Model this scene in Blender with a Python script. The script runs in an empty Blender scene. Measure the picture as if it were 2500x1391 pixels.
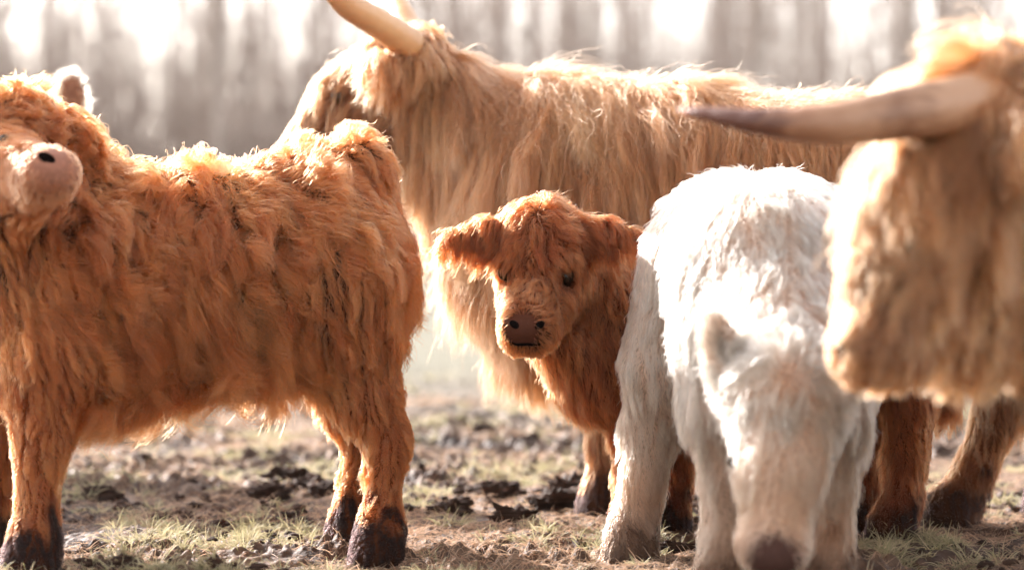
import bpy, math, random
import numpy as np
from mathutils import Vector, Matrix
from mathutils.kdtree import KDTree

random.seed(7)
rng = np.random.default_rng(7)
SC = bpy.context.scene
C = SC.collection

# ------------------------------------------------------------------ camera, sky, sun, exposure
FPX = 5903.0                      # focal length in photo pixels (85 mm on a 36 mm sensor, 2500 px wide)
HOR = 600.0                       # pixel row of the horizon
CAMZ = 0.74
PITCH = math.atan((695.5 - HOR) / FPX)
FOCUS = 5.82
cd = bpy.data.cameras.new('camera')
cam = bpy.data.objects.new('camera', cd)
C.objects.link(cam)
cam.location = (0, 0, CAMZ)
cam.rotation_euler = (math.pi / 2 - PITCH, 0, 0)
cd.lens = 85
cd.sensor_width = 36
cd.clip_start = 0.1
cd.clip_end = 3000
cd.dof.use_dof = True
cd.dof.focus_distance = FOCUS
cd.dof.aperture_fstop = 1.55
SC.camera = cam

SUN_EL, SUN_AZ = math.radians(27), math.radians(-42)     # azimuth from +Y, negative = to the left
sdir = Vector((math.sin(SUN_AZ) * math.cos(SUN_EL), math.cos(SUN_AZ) * math.cos(SUN_EL), math.sin(SUN_EL)))
w = bpy.data.worlds.new('World')
SC.world = w
w.use_nodes = True
nt = w.node_tree
bg = nt.nodes['Background']
sky = nt.nodes.new('ShaderNodeTexSky')
sky.sky_type = 'NISHITA'
sky.sun_disc = False
sky.sun_elevation = SUN_EL
sky.sun_rotation = SUN_AZ
sky.air_density = 1.0
sky.dust_density = 1.5
sky.ozone_density = 0.6
hs = nt.nodes.new('ShaderNodeHueSaturation')
hs.inputs['Saturation'].default_value = 0.30
wm = nt.nodes.new('ShaderNodeMix')
wm.data_type = 'RGBA'
wm.blend_type = 'MULTIPLY'
wm.inputs[0].default_value = 1.0
wm.inputs[7].default_value = (1.0, 0.925, 0.885, 1)
nt.links.new(sky.outputs[0], hs.inputs['Color'])
nt.links.new(hs.outputs[0], wm.inputs[6])
nt.links.new(wm.outputs[2], bg.inputs[0])
bg.inputs[1].default_value = 0.15
ld = bpy.data.lights.new('sun', 'SUN')
ld.energy = 3.8
ld.angle = math.radians(0.5)
ld.color = (1.0, 0.93, 0.88)
so = bpy.data.objects.new('sun', ld)
C.objects.link(so)
so.rotation_euler = sdir.to_track_quat('Z', 'Y').to_euler()
so.location = (-20, 40, 30)
SC.view_settings.view_transform = 'Standard'
SC.view_settings.look = 'None'
SC.view_settings.gamma = 1
SC.view_settings.exposure = 1.98
cy = SC.cycles
cy.max_bounces = 8
cy.diffuse_bounces = 4
cy.glossy_bounces = 4
cy.transmission_bounces = 8
cy.transparent_max_bounces = 8
cy.caustics_reflective = False
cy.caustics_refractive = False
cy.sample_clamp_indirect = 0.7
cy.sample_clamp_direct = 3
cy.use_denoising = True
cy.use_adaptive_sampling = False
cy.denoising_input_passes = 'RGB_ALBEDO'
cy.denoising_prefilter = 'ACCURATE'
try:
    SC.cycles_curves.shape = 'RIBBONS'
    SC.cycles_curves.subdivisions = 2
except Exception as e:
    print('curves', e)

# ------------------------------------------------------------------ small helpers
def P(px, py, d):
    """A pixel of the photograph at depth d (metres along +Y) as a world point."""
    fw = np.array([0, math.cos(PITCH), -math.sin(PITCH)])
    up = np.array([0, math.sin(PITCH), math.cos(PITCH)])
    v = fw + np.array([1, 0, 0]) * (px - 1250) / FPX + up * (695.5 - py) / FPX
    v = v / v[1] * d
    return v + np.array([0, 0, CAMZ])


def hash3(ix, iy, iz, seed=0):
    h = (ix.astype(np.int64) * 73856093) ^ (iy.astype(np.int64) * 19349663) ^ (iz.astype(np.int64) * 83492791) ^ (seed * 2654435761)
    h = (h ^ (h >> 13)) * 1274126177
    h = h ^ (h >> 16)
    return (h & 0xFFFF).astype(np.float64) / 65535.0


def vnoise(p, seed=0):
    """Value noise in 0..1 at points p (N,3)."""
    i = np.floor(p).astype(np.int64)
    f = p - i
    f = f * f * (3 - 2 * f)
    r = 0
    for dx in (0, 1):
        wx = f[:, 0] if dx else 1 - f[:, 0]
        for dy in (0, 1):
            wy = f[:, 1] if dy else 1 - f[:, 1]
            for dz in (0, 1):
                wz = f[:, 2] if dz else 1 - f[:, 2]
                r = r + wx * wy * wz * hash3(i[:, 0] + dx, i[:, 1] + dy, i[:, 2] + dz, seed)
    return r


def fbm(p, oct=4, seed=0):
    a, s, r = 0.5, 0, 0
    for o in range(oct):
        r = r + a * vnoise(p * (2 ** o) + o * 17.3, seed + o)
        s += a
        a *= 0.5
    return r / s


def norm(v):
    return v / np.maximum(np.linalg.norm(v, axis=-1, keepdims=True), 1e-9)


def mesh_obj(name, V, F, mat, parent=None, loc=(0, 0, 0), smooth=True):
    me = bpy.data.meshes.new(name)
    V = np.asarray(V, dtype=np.float32)
    if isinstance(F, np.ndarray):
        n, k = F.shape
        me.vertices.add(len(V))
        me.vertices.foreach_set('co', V.ravel())
        me.loops.add(n * k)
        me.loops.foreach_set('vertex_index', F.astype(np.int32).ravel())
        me.polygons.add(n)
        me.polygons.foreach_set('loop_start', np.arange(0, n * k, k, dtype=np.int32))
        me.polygons.foreach_set('loop_total', np.full(n, k, dtype=np.int32))
        me.update(calc_edges=True)
        me.validate()
    else:
        me.from_pydata([tuple(v) for v in V], [], F)
    if smooth:
        me.polygons.foreach_set('use_smooth', np.ones(len(me.polygons), dtype=bool))
    me.materials.append(mat)
    o = bpy.data.objects.new(name, me)
    C.objects.link(o)
    o.location = loc
    if parent:
        o.parent = parent
    return o


def tag(o, label=None, cat=None, group=None, kind=None):
    for k, v in (('label', label), ('category', cat), ('group', group), ('kind', kind)):
        if v:
            o[k] = v
    return o


def new_mat(name):
    m = bpy.data.materials.new(name)
    m.use_nodes = True
    t = m.node_tree
    b = t.nodes['Principled BSDF']
    return m, t, b


def ramp(t, stops):
    r = t.nodes.new('ShaderNodeValToRGB')
    e = r.color_ramp.elements
    while len(e) < len(stops):
        e.new(0.5)
    for el, (p, c) in zip(e, stops):
        el.position = p
        el.color = (*c, 1)
    return r


def tube(pts, rad, seg=10, cap=True):
    """A round tapered tube along pts; returns V, F."""
    pts = np.asarray(pts, float)
    T = norm(np.gradient(pts, axis=0))
    a = np.array([0, 0, 1.0]) if abs(T[0][2]) < 0.9 else np.array([1.0, 0, 0])
    N = a - T[0] * np.dot(a, T[0])
    V, F = [], []
    for i, p in enumerate(pts):
        N = N - T[i] * np.dot(N, T[i])
        N = N / np.linalg.norm(N)
        B = np.cross(T[i], N)
        for s in range(seg):
            an = 2 * math.pi * s / seg
            V.append(p + rad[i] * (math.cos(an) * N + math.sin(an) * B))
    for i in range(len(pts) - 1):
        for s in range(seg):
            s2 = (s + 1) % seg
            F.append((i * seg + s, i * seg + s2, (i + 1) * seg + s2, (i + 1) * seg + s))
    if cap:
        F.append(tuple(range(seg))[::-1])
        F.append(tuple((len(pts) - 1) * seg + s for s in range(seg)))
    return np.array(V), F


def spline(ctrl, n):
    """Catmull-Rom through control rows (any number of columns)."""
    c = np.asarray(ctrl, float)
    c = np.vstack([2 * c[0] - c[1], c, 2 * c[-1] - c[-2]])
    out = []
    m = len(c) - 3
    for t in np.linspace(0, m - 1e-6, n):
        i = int(t)
        f = t - i
        p0, p1, p2, p3 = c[i:i + 4]
        out.append(0.5 * (2 * p1 + (p2 - p0) * f + (2 * p0 - 5 * p1 + 4 * p2 - p3) * f * f + (3 * p1 - p0 - 3 * p2 + p3) * f ** 3))
    return np.array(out)


# ------------------------------------------------------------------ bodies: smooth union of round cones and ellipsoids
class Body:
    def __init__(self, base):
        self.pr = []
        self.cut = []
        self.base = np.asarray(base, float)          # hair defaults live in self.d
        self.d = dict(flow=(0, 0, -1), len=0.08, lift=0.35, curl=0.2, dens=1.0, grav=0.6, col=(0.3, 0.15, 0.06))

    def cone(self, a, b, ra, rb, sq=1.0, **kw):
        """Round cone from a to b; sq < 1 flattens it along Y (depth)."""
        q = dict(self.d)
        q.update(kw)
        q.update(t='c', a=np.asarray(a, float), b=np.asarray(b, float), ra=ra, rb=rb, sq=sq)
        self.pr.append(q)

    def ell(self, c, r, rot=None, **kw):
        q = dict(self.d)
        q.update(kw)
        R = np.eye(3) if rot is None else np.asarray(rot, float)
        q.update(t='e', a=np.asarray(c, float), r=np.asarray(r, float), R=R)
        self.pr.append(q)

    def carve(self, c, r, rot=None):
        self.cut.append(dict(t='e', a=np.asarray(c, float), r=np.asarray(r, float), R=np.eye(3) if rot is None else np.asarray(rot, float)))

    @staticmethod
    def dist(q, p):
        if q['t'] == 'c':
            a, b = q['a'].copy(), q['b'].copy()
            pp = p
            if q['sq'] != 1.0:
                yc = 0.5 * (a[1] + b[1])
                s = 1.0 / q['sq']
                pp = p.copy()
                ax = np.clip(((p[:, 0] - a[0]) * (b[0] - a[0]) + (p[:, 2] - a[2]) * (b[2] - a[2])) / max((b[0] - a[0]) ** 2 + (b[2] - a[2]) ** 2, 1e-6), 0, 1)
                yc = a[1] + (b[1] - a[1]) * ax
                pp[:, 1] = yc + (p[:, 1] - yc) * s
            ba = b - a
            h = np.clip(((pp - a) @ ba) / max(ba @ ba, 1e-9), 0, 1)
            d = np.linalg.norm(pp - a - h[:, None] * ba, axis=1) - (q['ra'] + (q['rb'] - q['ra']) * h)
            return d * (q['sq'] if q['sq'] < 1 else 1) ** 0.5
        l = (p - q['a']) @ q['R'].T
        k0 = np.linalg.norm(l / q['r'], axis=1)
        k1 = np.linalg.norm(l / q['r'] ** 2, axis=1)
        return k0 * (k0 - 1) / np.maximum(k1, 1e-6)

    def sdf(self, p, k=0.015):
        acc = 0
        for q in self.pr:
            acc = acc + np.exp(-np.clip(self.dist(q, p), -0.6, 0.6) / k * 1.0)
        f = -k * np.log(np.maximum(acc, 1e-30))
        for q in self.cut:
            f = np.maximum(f, -self.dist(q, p))
        return f

    def build(self, res=0.014, k=0.015):
        lo, hi = np.full(3, 1e9), np.full(3, -1e9)
        for q in self.pr:
            for c, r in (((q['a'], q['ra']), (q['b'], q['rb'])) if q['t'] == 'c' else ((q['a'], q['r'].max()),)):
                lo = np.minimum(lo, c - r)
                hi = np.maximum(hi, c + r)
        lo -= 0.06
        hi += 0.06
        n = np.ceil((hi - lo) / res).astype(int) + 1
        ax = [lo[i] + np.arange(n[i]) * res for i in range(3)]
        G = np.stack(np.meshgrid(*ax, indexing='ij'), -1).reshape(-1, 3)
        f = np.empty(len(G))
        for s in range(0, len(G), 200000):
            f[s:s + 200000] = self.sdf(G[s:s + 200000], k)
        f = f.reshape(n)
        self.f, self.lo, self.res, self.n = f, lo, res, n
        self.g = np.stack(np.gradient(f, res), -1)
        # surface nets
        S = f < 0
        c = [(a, b, d) for a in (0, 1) for b in (0, 1) for d in (0, 1)]
        m = n - 1
        sl = lambda A, o: A[o[0]:o[0] + m[0], o[1]:o[1] + m[1], o[2]:o[2] + m[2]]
        cnt = sum(sl(S, o).astype(np.int8) for o in c)
        act = (cnt > 0) & (cnt < 8)
        idx = np.full(m, -1, dtype=np.int64)
        ijk = np.argwhere(act)
        idx[act] = np.arange(len(ijk))
        pos = np.zeros((len(ijk), 3))
        num = np.zeros(len(ijk))
        fv = {o: f[ijk[:, 0] + o[0], ijk[:, 1] + o[1], ijk[:, 2] + o[2]] for o in c}
        for o in c:
            for a in range(3):
                if o[a] == 0:
                    o2 = tuple(o[i] + (i == a) for i in range(3))
                    f0, f1 = fv[o], fv[o2]
                    cr = (f0 < 0) != (f1 < 0)
                    t = np.where(cr, f0 / np.where(cr, f0 - f1, 1), 0)
                    e = np.array(o, float)[None, :].repeat(len(ijk), 0)
                    e[:, a] += t
                    pos += np.where(cr[:, None], e, 0)
                    num += cr
        V = lo + (ijk + pos / num[:, None]) * res
        Fq = []
        for a in range(3):
            b, d = (a + 1) % 3, (a + 2) % 3
            sA = [slice(None)] * 3
            sB = [slice(None)] * 3
            sA[a] = slice(0, -1)
            sB[a] = slice(1, None)
            ch = S[tuple(sA)] != S[tuple(sB)]
            e = np.argwhere(ch)
            ok = (e[:, b] > 0) & (e[:, d] > 0) & (e[:, b] < n[b] - 1) & (e[:, d] < n[d] - 1)
            e = e[ok]
            ins = S[e[:, 0], e[:, 1], e[:, 2]]
            q = []
            for (ob, od) in ((-1, -1), (0, -1), (0, 0), (-1, 0)):
                ee = e.copy()
                ee[:, b] += ob
                ee[:, d] += od
                q.append(idx[ee[:, 0], ee[:, 1], ee[:, 2]])
            q = np.stack(q, 1)
            q[~ins] = q[~ins][:, ::-1]
            Fq.append(q)
        self.V, self.F = V, np.vstack(Fq)
        self.N = norm(self.grad(V))
        self.params()

    def rim(self, p, r, c):
        """Bare skin of colour c round a point (eyelids, lips)."""
        k = np.clip((r - np.linalg.norm(self.V - p, axis=1)) / (0.35 * r), 0, 1)[:, None]
        self.par['col'] = self.par['col'] * (1 - k) + np.array(c)[None, :] * k

    def samp(self, A, p):
        u = (p - self.lo) / self.res
        u = np.clip(u, 0, self.n - 1.001)
        i = u.astype(int)
        t = u - i
        r = 0
        for dx in (0, 1):
            for dy in (0, 1):
                for dz in (0, 1):
                    wt = (t[:, 0] if dx else 1 - t[:, 0]) * (t[:, 1] if dy else 1 - t[:, 1]) * (t[:, 2] if dz else 1 - t[:, 2])
                    a = A[i[:, 0] + dx, i[:, 1] + dy, i[:, 2] + dz]
                    r = r + (wt[:, None] * a if a.ndim == 2 else wt * a)
        return r

    def grad(self, p):
        return self.samp(self.g, p)

    def params(self, h=0.02):
        D = np.stack([self.dist(q, self.V) for q in self.pr], 1)
        W = np.exp(-(D - D.min(1, keepdims=True)) / h)
        W /= W.sum(1, keepdims=True)
        self.par = {}
        for key in ('flow', 'len', 'lift', 'curl', 'dens', 'grav', 'col'):
            A = np.array([q[key] for q in self.pr], float)
            self.par[key] = W @ A

    def surf(self, px, py, d0=3.0, d1=9.0):
        """First point of the body along the ray of a pixel."""
        ds = np.arange(d0, d1, 0.004)
        pts = np.array([P(px, py, d) for d in ds])
        f = self.sdf(pts)
        k = np.argmax(f < 0)
        return pts[k] if f[k] < 0 else None

    def mesh(self, name, mat, parent=None):
        o = mesh_obj(name, self.V - self.base, self.F, mat, parent, tuple(self.base) if parent is None else (0, 0, 0))
        ca = o.data.color_attributes.new('hide', 'FLOAT_COLOR', 'POINT')
        col = np.ones((len(self.V), 4), np.float32)
        col[:, :3] = self.par['col']
        col[:, 3] = np.clip(self.par['dens'] * 2.5, 0, 1)
        ca.data.foreach_set('color', col.ravel())
        return o

    # -------------------------------------------------------------- the coat
    def coat(self, name, mat, parent, N, K=9, seed=1, tint=(0.5, 0.3, 0.15), var=0.25, r0=0.0007, clump=16, big=7, clb=0.5, cl=0.75,
             wild=0.35, wscale=9.0, lscale=1.0, sel=None, back=0.3, mud=None, wave=2.0, frizz=0.02, tip=0.25, tintf=None, cshape=0.5, spread=0.4, aniso=0.4, flowf=None, ragged=0.5, prd=0.22, loosef=0.3):
        g = np.random.default_rng(seed)
        T = np.vstack([self.F[:, [0, 1, 2]], self.F[:, [0, 2, 3]]])
        A, B, D = self.V[T[:, 0]], self.V[T[:, 1]], self.V[T[:, 2]]
        ar = 0.5 * np.linalg.norm(np.cross(B - A, D - A), axis=1)
        cen = (A + B + D) / 3
        nn = norm(self.N[T].mean(1))
        fac = (nn * norm(np.array([0, 0, CAMZ]) - cen)).sum(1)
        wt = ar * self.par['dens'][T].mean(1) * np.where(fac > -0.35, 1.0, back)
        if sel is not None:
            wt = wt * sel(cen)
        wt = np.maximum(wt, 0)
        ti = g.choice(len(T), N, p=wt / wt.sum())
        u, v = g.random(N), g.random(N)
        fl = u + v > 1
        u[fl], v[fl] = 1 - u[fl], 1 - v[fl]
        bw = np.stack([1 - u - v, u, v], 1)
        ip = lambda X: (X[T[ti]] * (bw[:, :, None] if X.ndim == 2 else bw)).sum(1)
        root = ip(self.V)
        nrm = norm(ip(self.N))
        flow, ln, lift, curl, grav = (ip(self.par[k]) for k in ('flow', 'len', 'lift', 'curl', 'grav'))
        ln = ln * lscale
        # locks (small) gathered into tufts (big)
        sc = np.array([1, 1, aniso])

        def owners(M):
            cid = g.choice(N, M, replace=False)
            kd = KDTree(M)
            for i, c in enumerate(cid):
                kd.insert(root[c] * sc, i)
            kd.balance()
            return cid, np.array([kd.find(r)[1] for r in root * sc])
        M = max(1, N // clump)
        cid, own = owners(M)
        cidb, ownb = owners(max(1, M // big))
        crand = g.random((M, 6))
        crb = g.random((len(cidb), 6))
        if flowf is not None:
            flow = flowf(root, flow)
        # direction
        ft = flow - nrm * (flow * nrm).sum(1, keepdims=True)
        wn = np.stack([vnoise(root * wscale, seed + 11 + i) - 0.5 for i in range(3)], 1) * 2
        wn += 0.6 * (np.stack([vnoise(root * wscale * 2.7, seed + 21 + i) - 0.5 for i in range(3)], 1) * 2)
        wn += 0.5 * (crand[own][:, :3] - 0.5) + 1.1 * (crb[ownb][:, :3] - 0.5)
        wn -= nrm * (wn * nrm).sum(1, keepdims=True)
        ft = norm(ft + wn * wild + 1e-6)
        jit = g.normal(0, 0.10, (N, 3))
        lf = np.clip(lift + (g.random(N) - 0.5) * 0.16 + (crand[own][:, 5] - 0.5) * prd * 0.5 + (crb[ownb][:, 5] - 0.45) * prd, 0.02, 1)[:, None]
        dirv = norm(ft * (1 - lf) + nrm * lf + jit)
        thin = g.random(N) < 0.025
        L = ln * np.where(thin, 1.15, 1.0) * (1 - ragged * g.random(N) ** 1.5) * (0.8 + 0.4 * crand[own][:, 3]) * (0.8 + 0.4 * crb[ownb][:, 3])
        step = (L / (K - 1))[:, None]
        pts = np.empty((N, K, 3))
        pts[:, 0] = root - nrm * 0.003
        p = pts[:, 0].copy()
        G = np.array([0, 0, -1.0])
        for k in range(1, K):
            dirv = norm(dirv + (G * 0.75 + ft * 0.35) * (grav[:, None] * 1.6 / (K - 1)) * 1.2)
            p = p + dirv * step
            f = self.samp(self.f, p)
            gr = norm(self.grad(p))
            gap = 0.004 + 0.012 * (k / (K - 1)) * lf[:, 0]
            push = np.clip(gap - f, 0, 0.05)
            p = p + gr * push[:, None]
            pts[:, k] = p
        # clumping
        t = np.linspace(0, 1, K)
        stray = (g.random(N) < 0.05) | thin
        loose = (g.random(N) < loosef)

        def gather(pts, cid, own, cl, spread):
            cp = pts[cid][own]
            off = root - root[cid][own]
            fc = norm(ft[cid][own] + np.array([0, 0, -0.5]))
            of = fc * (off * fc).sum(1, keepdims=True)
            ol = off - of
            tgt = cp + of[:, None, :] + ol[:, None, :] * (spread * (1 - 0.8 * t))[None, :, None]
            wcl = (cl * np.minimum(1, t * 1.15) ** cshape)[None, :, None]
            wcl = wcl * (np.clip(ln / 0.045, 0.2, 1) * np.where(loose, 0.35, 1))[:, None, None]
            wcl = np.where(stray[:, None, None], wcl * 0.3, wcl)
            return pts * (1 - wcl) + tgt * wcl
        pts = gather(pts, cid, own, cl, spread)
        pts = gather(pts, cidb, ownb, clb, 0.6)
        # wave and curl: shared inside a clump
        ax = norm(np.cross(nrm, ft))[own * 0 + np.arange(N)]
        cax = ax[cid][own]
        cn = nrm[cid][own]
        ph = vnoise(root[cid][own] * 6, seed + 31) * 16 + crand[own][:, 4] * 1.2
        fr = wave * (0.7 + 0.8 * crand[own][:, 5])
        am = (curl * L * 0.16)[:, None]
        th = ph[:, None] + fr[:, None] * 6.283 * t[None, :] * np.clip(L / np.maximum(ln, 1e-4), 0.6, 1.3)[:, None]
        en = np.minimum(1, t * 2.2)[None, :] * am
        pts += cax[:, None, :] * (np.sin(th) * en)[:, :, None]
        pts += cn[:, None, :] * ((np.cos(th) + 0.6) * en * 0.6)[:, :, None]
        fz = g.normal(0, 1, (N, K, 3)).cumsum(1) * frizz * L[:, None, None] * (t[None, :, None])
        fz = np.where(stray[:, None, None], fz * 2.5, fz)
        pts += fz
        # colours
        col = np.array(tint)[None, :] * (1 + var * (vnoise(root * 5, seed + 5) - 0.5)[:, None] * 2) * (1 + 1.1 * var * np.clip(ln / 0.045, 0.15, 1)[:, None] * (crand[own][:, 0:1] - 0.5) * 2)
        col = col * (1 + 0.6 * g.normal(0, 1, (N, 1)) * var) * (1 + 0.5 * var * (crb[ownb][:, 1:2] - 0.5) * 2)
        if tintf is not None:
            col = tintf(root, col, g)
        if mud is not None:
            zt, zs, mc = mud
            m = np.clip((zt - root[:, 2] + (vnoise(root * 25, 3) - 0.5) * 0.16) / zs, 0, 1)[:, None]
            col = col * (1 - m) + np.array(mc)[None, :] * m
        col = np.clip(col, 0.004, 0.97)
        rad = r0 * (0.75 + 0.5 * g.random(N))[:, None] * (1 - (1 - tip) * t ** 1.5)[None, :]
        rad = rad * np.where(stray, 1.2, 1.0)[:, None]
        return curves_obj(name, pts - self.base, rad, col, mat, parent)


def curves_obj(name, pts, rad, col, mat, parent=None, loc=(0, 0, 0)):
    N, K = rad.shape
    cu = bpy.data.hair_curves.new(name)
    cu.add_curves([K] * N)
    cu.attributes['position'].data.foreach_set('vector', pts.astype(np.float32).ravel())
    ra = cu.attributes.get('radius') or cu.attributes.new('radius', 'FLOAT', 'POINT')
    ra.data.foreach_set('value', rad.astype(np.float32).ravel())
    ca = cu.attributes.new('tint', 'FLOAT_COLOR', 'CURVE')
    c4 = np.ones((N, 4), np.float32)
    c4[:, :3] = col
    ca.data.foreach_set('color', c4.ravel())
    cu.materials.append(mat)
    o = bpy.data.objects.new(name, cu)
    C.objects.link(o)
    o.location = loc
    if parent:
        o.parent = parent
    return o


# ------------------------------------------------------------------ materials
def fur_mat(name, rough=0.42, rad=0.5, coat=0.0):
    m = bpy.data.materials.new(name)
    m.use_nodes = True
    t = m.node_tree
    t.nodes.remove(t.nodes['Principled BSDF'])
    h = t.nodes.new('ShaderNodeBsdfHairPrincipled')
    h.model = 'CHIANG'
    h.parametrization = 'COLOR'
    a = t.nodes.new('ShaderNodeAttribute')
    a.attribute_name = 'tint'
    t.links.new(a.outputs['Color'], h.inputs['Color'])
    h.inputs['Roughness'].default_value = rough
    h.inputs['Radial Roughness'].default_value = rad
    h.inputs['Coat'].default_value = coat
    h.inputs['IOR'].default_value = 1.32
    h.inputs['Random Roughness'].default_value = 0.2
    t.links.new(h.outputs[0], t.nodes['Material Output'].inputs['Surface'])
    return m


FUR = fur_mat('cattle_fur')


def hide_mat():
    m, t, b = new_mat('hide')
    a = t.nodes.new('ShaderNodeAttribute')
    a.attribute_name = 'hide'
    n = t.nodes.new('ShaderNodeTexNoise')
    n.inputs['Scale'].default_value = 60
    mx = t.nodes.new('ShaderNodeMix')
    mx.data_type = 'RGBA'
    mx.blend_type = 'MULTIPLY'
    mx.inputs[0].default_value = 0.5
    t.links.new(a.outputs['Color'], mx.inputs[6])
    t.links.new(n.outputs['Fac'], mx.inputs[7])
    t.links.new(mx.outputs[2], b.inputs['Base Color'])
    rr = t.nodes.new('ShaderNodeMapRange')
    rr.inputs['To Min'].default_value = 0.33
    rr.inputs['To Max'].default_value = 0.65
    t.links.new(a.outputs['Alpha'], rr.inputs['Value'])
    t.links.new(rr.outputs[0], b.inputs['Roughness'])
    rs = t.nodes.new('ShaderNodeMapRange')
    rs.inputs['To Min'].default_value = 0.45
    rs.inputs['To Max'].default_value = 0.08
    t.links.new(a.outputs['Alpha'], rs.inputs['Value'])
    t.links.new(rs.outputs[0], b.inputs['Specular IOR Level'])
    bp = t.nodes.new('ShaderNodeBump')
    bp.inputs['Strength'].default_value = 0.3
    bp.inputs['Distance'].default_value = 0.004
    n2 = t.nodes.new('ShaderNodeTexVoronoi')
    n2.inputs['Scale'].default_value = 220
    t.links.new(n2.outputs['Distance'], bp.inputs['Height'])
    t.links.new(bp.outputs[0], b.inputs['Normal'])
    return m


HIDE = hide_mat()
EYE, _t, _b = new_mat('eye_dark')
_b.inputs['Base Color'].default_value = (0.012, 0.007, 0.004, 1)
_b.inputs['Roughness'].default_value = 0.05
_b.inputs['IOR'].default_value = 1.33


def horn_mat(name, stops):
    m, t, b = new_mat(name)
    a = t.nodes.new('ShaderNodeAttribute')
    a.attribute_name = 'along'
    n = t.nodes.new('ShaderNodeTexNoise')
    n.inputs['Scale'].default_value = 14
    n.inputs['Detail'].default_value = 4
    ad = t.nodes.new('ShaderNodeMath')
    ad.operation = 'MULTIPLY_ADD'
    ad.inputs[1].default_value = 0.22
    t.links.new(n.outputs['Fac'], ad.inputs[0])
    sb = t.nodes.new('ShaderNodeMath')
    sb.operation = 'SUBTRACT'
    sb.inputs[1].default_value = 0.11
    t.links.new(a.outputs['Fac'], ad.inputs[2])
    t.links.new(ad.outputs[0], sb.inputs[0])
    r = ramp(t, stops)
    t.links.new(sb.outputs[0], r.inputs[0])
    t.links.new(r.outputs[0], b.inputs['Base Color'])
    b.inputs['Roughness'].default_value = 0.38
    bp = t.nodes.new('ShaderNodeBump')
    bp.inputs['Strength'].default_value = 0.35
    bp.inputs['Distance'].default_value = 0.003
    n2 = t.nodes.new('ShaderNodeTexNoise')
    n2.inputs['Scale'].default_value = 45
    t.links.new(n2.outputs['Fac'], bp.inputs['Height'])
    t.links.new(bp.outputs[0], b.inputs['Normal'])
    b.inputs['Subsurface Weight'].default_value = 0.15
    b.inputs['Subsurface Radius'].default_value = (0.03, 0.015, 0.008)
    return m


HORN_A = horn_mat('horn_honey', [(0, (0.50, 0.28, 0.13)), (0.25, (0.62, 0.37, 0.18)), (0.5, (0.55, 0.31, 0.15)), (1, (0.25, 0.15, 0.1))])
HORN_B = horn_mat('horn_banded', [(0, (0.40, 0.23, 0.13)), (0.22, (0.44, 0.26, 0.155)), (0.3, (0.22, 0.11, 0.06)), (0.38, (0.40, 0.23, 0.135)), (0.5, (0.30, 0.15, 0.08)), (0.62, (0.10, 0.035, 0.02)), (0.85, (0.13, 0.04, 0.02)), (0.93, (0.5, 0.16, 0.06)), (1, (0.75, 0.6, 0.5))])


def horn(body, parent, mat, ctrl, n=64):
    """ctrl rows: px, py, d, radius."""
    rows = np.array([[*P(a, b, c), r] for a, b, c, r in ctrl])
    s = spline(rows, n)
    s[:, 3] *= 1 + (0.022 * np.sin(np.arange(n) * 0.9) + 0.018 * np.sin(np.arange(n) * 2.1 + 1)) * np.linspace(1, 0, n) ** 2
    s[:, :3] += np.random.default_rng(n).normal(0, 0.0006, (n, 3))
    V, F = tube(s[:, :3] - body.base, s[:, 3], 20)
    o = mesh_obj('horn', V, F, mat, parent)
    at = o.data.attributes.new('along', 'FLOAT', 'POINT')
    at.data.foreach_set('value', np.repeat(np.linspace(0, 1, n), 20).astype(np.float32))
    return o


def eyeball(body, parent, px, py, r, push=0.3):
    p = body.surf(px, py)
    if p is None:
        print('no surface for eye', px, py)
        return None
    nrm = norm(body.grad(p[None])[0])
    c = p - nrm * r * push - body.base
    V, F = [], []
    for i in range(13):
        th = math.pi * i / 12
        for j in range(20):
            ph = 2 * math.pi * j / 20
            V.append(c + r * np.array([math.sin(th) * math.cos(ph), math.sin(th) * math.sin(ph), math.cos(th)]))
    for i in range(12):
        for j in range(20):
            F.append((i * 20 + j, (i + 1) * 20 + j, (i + 1) * 20 + (j + 1) % 20, i * 20 + (j + 1) % 20))
    return mesh_obj('eye', np.array(V), F, EYE, parent)


NOSTRIL, _t, _b = new_mat('nostril')
_b.inputs['Base Color'].default_value = (0.004, 0.002, 0.0015, 1)
_b.inputs['Roughness'].default_value = 0.9
_b.inputs['Specular IOR Level'].default_value = 0.05


def pit(body, px, py, rx, rz, ang, depth=0.016):
    """Hollow for a nostril; call before build()."""
    p = body.surf(px, py)
    v = norm(p - np.array([0, 0, CAMZ]))
    R = frame((math.cos(ang), 0, math.sin(ang)), v)
    return px, py, rx, rz, R


def nostril(body, parent, info):
    px, py, rx, rz, R = info
    p = body.surf(px, py)
    V, F = [], []
    for i in range(9):
        for j in range(16):
            th, ph = math.pi * i / 8, 2 * math.pi * j / 16
            V.append(p - body.base + (np.array([math.sin(th) * math.cos(ph) * rx, math.cos(th) * 0.005, math.sin(th) * math.sin(ph) * rz]) * 0.95) @ R)
    for i in range(8):
        for j in range(16):
            F.append((i * 16 + j, (i + 1) * 16 + j, (i + 1) * 16 + (j + 1) % 16, i * 16 + (j + 1) % 16))
    return mesh_obj('nostril', np.array(V), F, NOSTRIL, parent)


def mouth(body, parent, pix, r=0.0035):
    pts = [body.surf(*q) for q in pix]
    pts = spline([q for q in pts if q is not None], 20) - body.base
    V, F = tube(pts, r * np.sin(np.linspace(0.3, 2.84, 20)), 8)
    return mesh_obj('mouth', V, F, NOSTRIL, parent)


def frame(x, y):
    """Rotation rows for an ellipsoid from its x axis and a rough y axis."""
    x = norm(np.asarray(x, float))
    y = np.asarray(y, float)
    y = norm(y - x * (x @ y))
    return np.stack([x, y, np.cross(x, y)])


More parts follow.
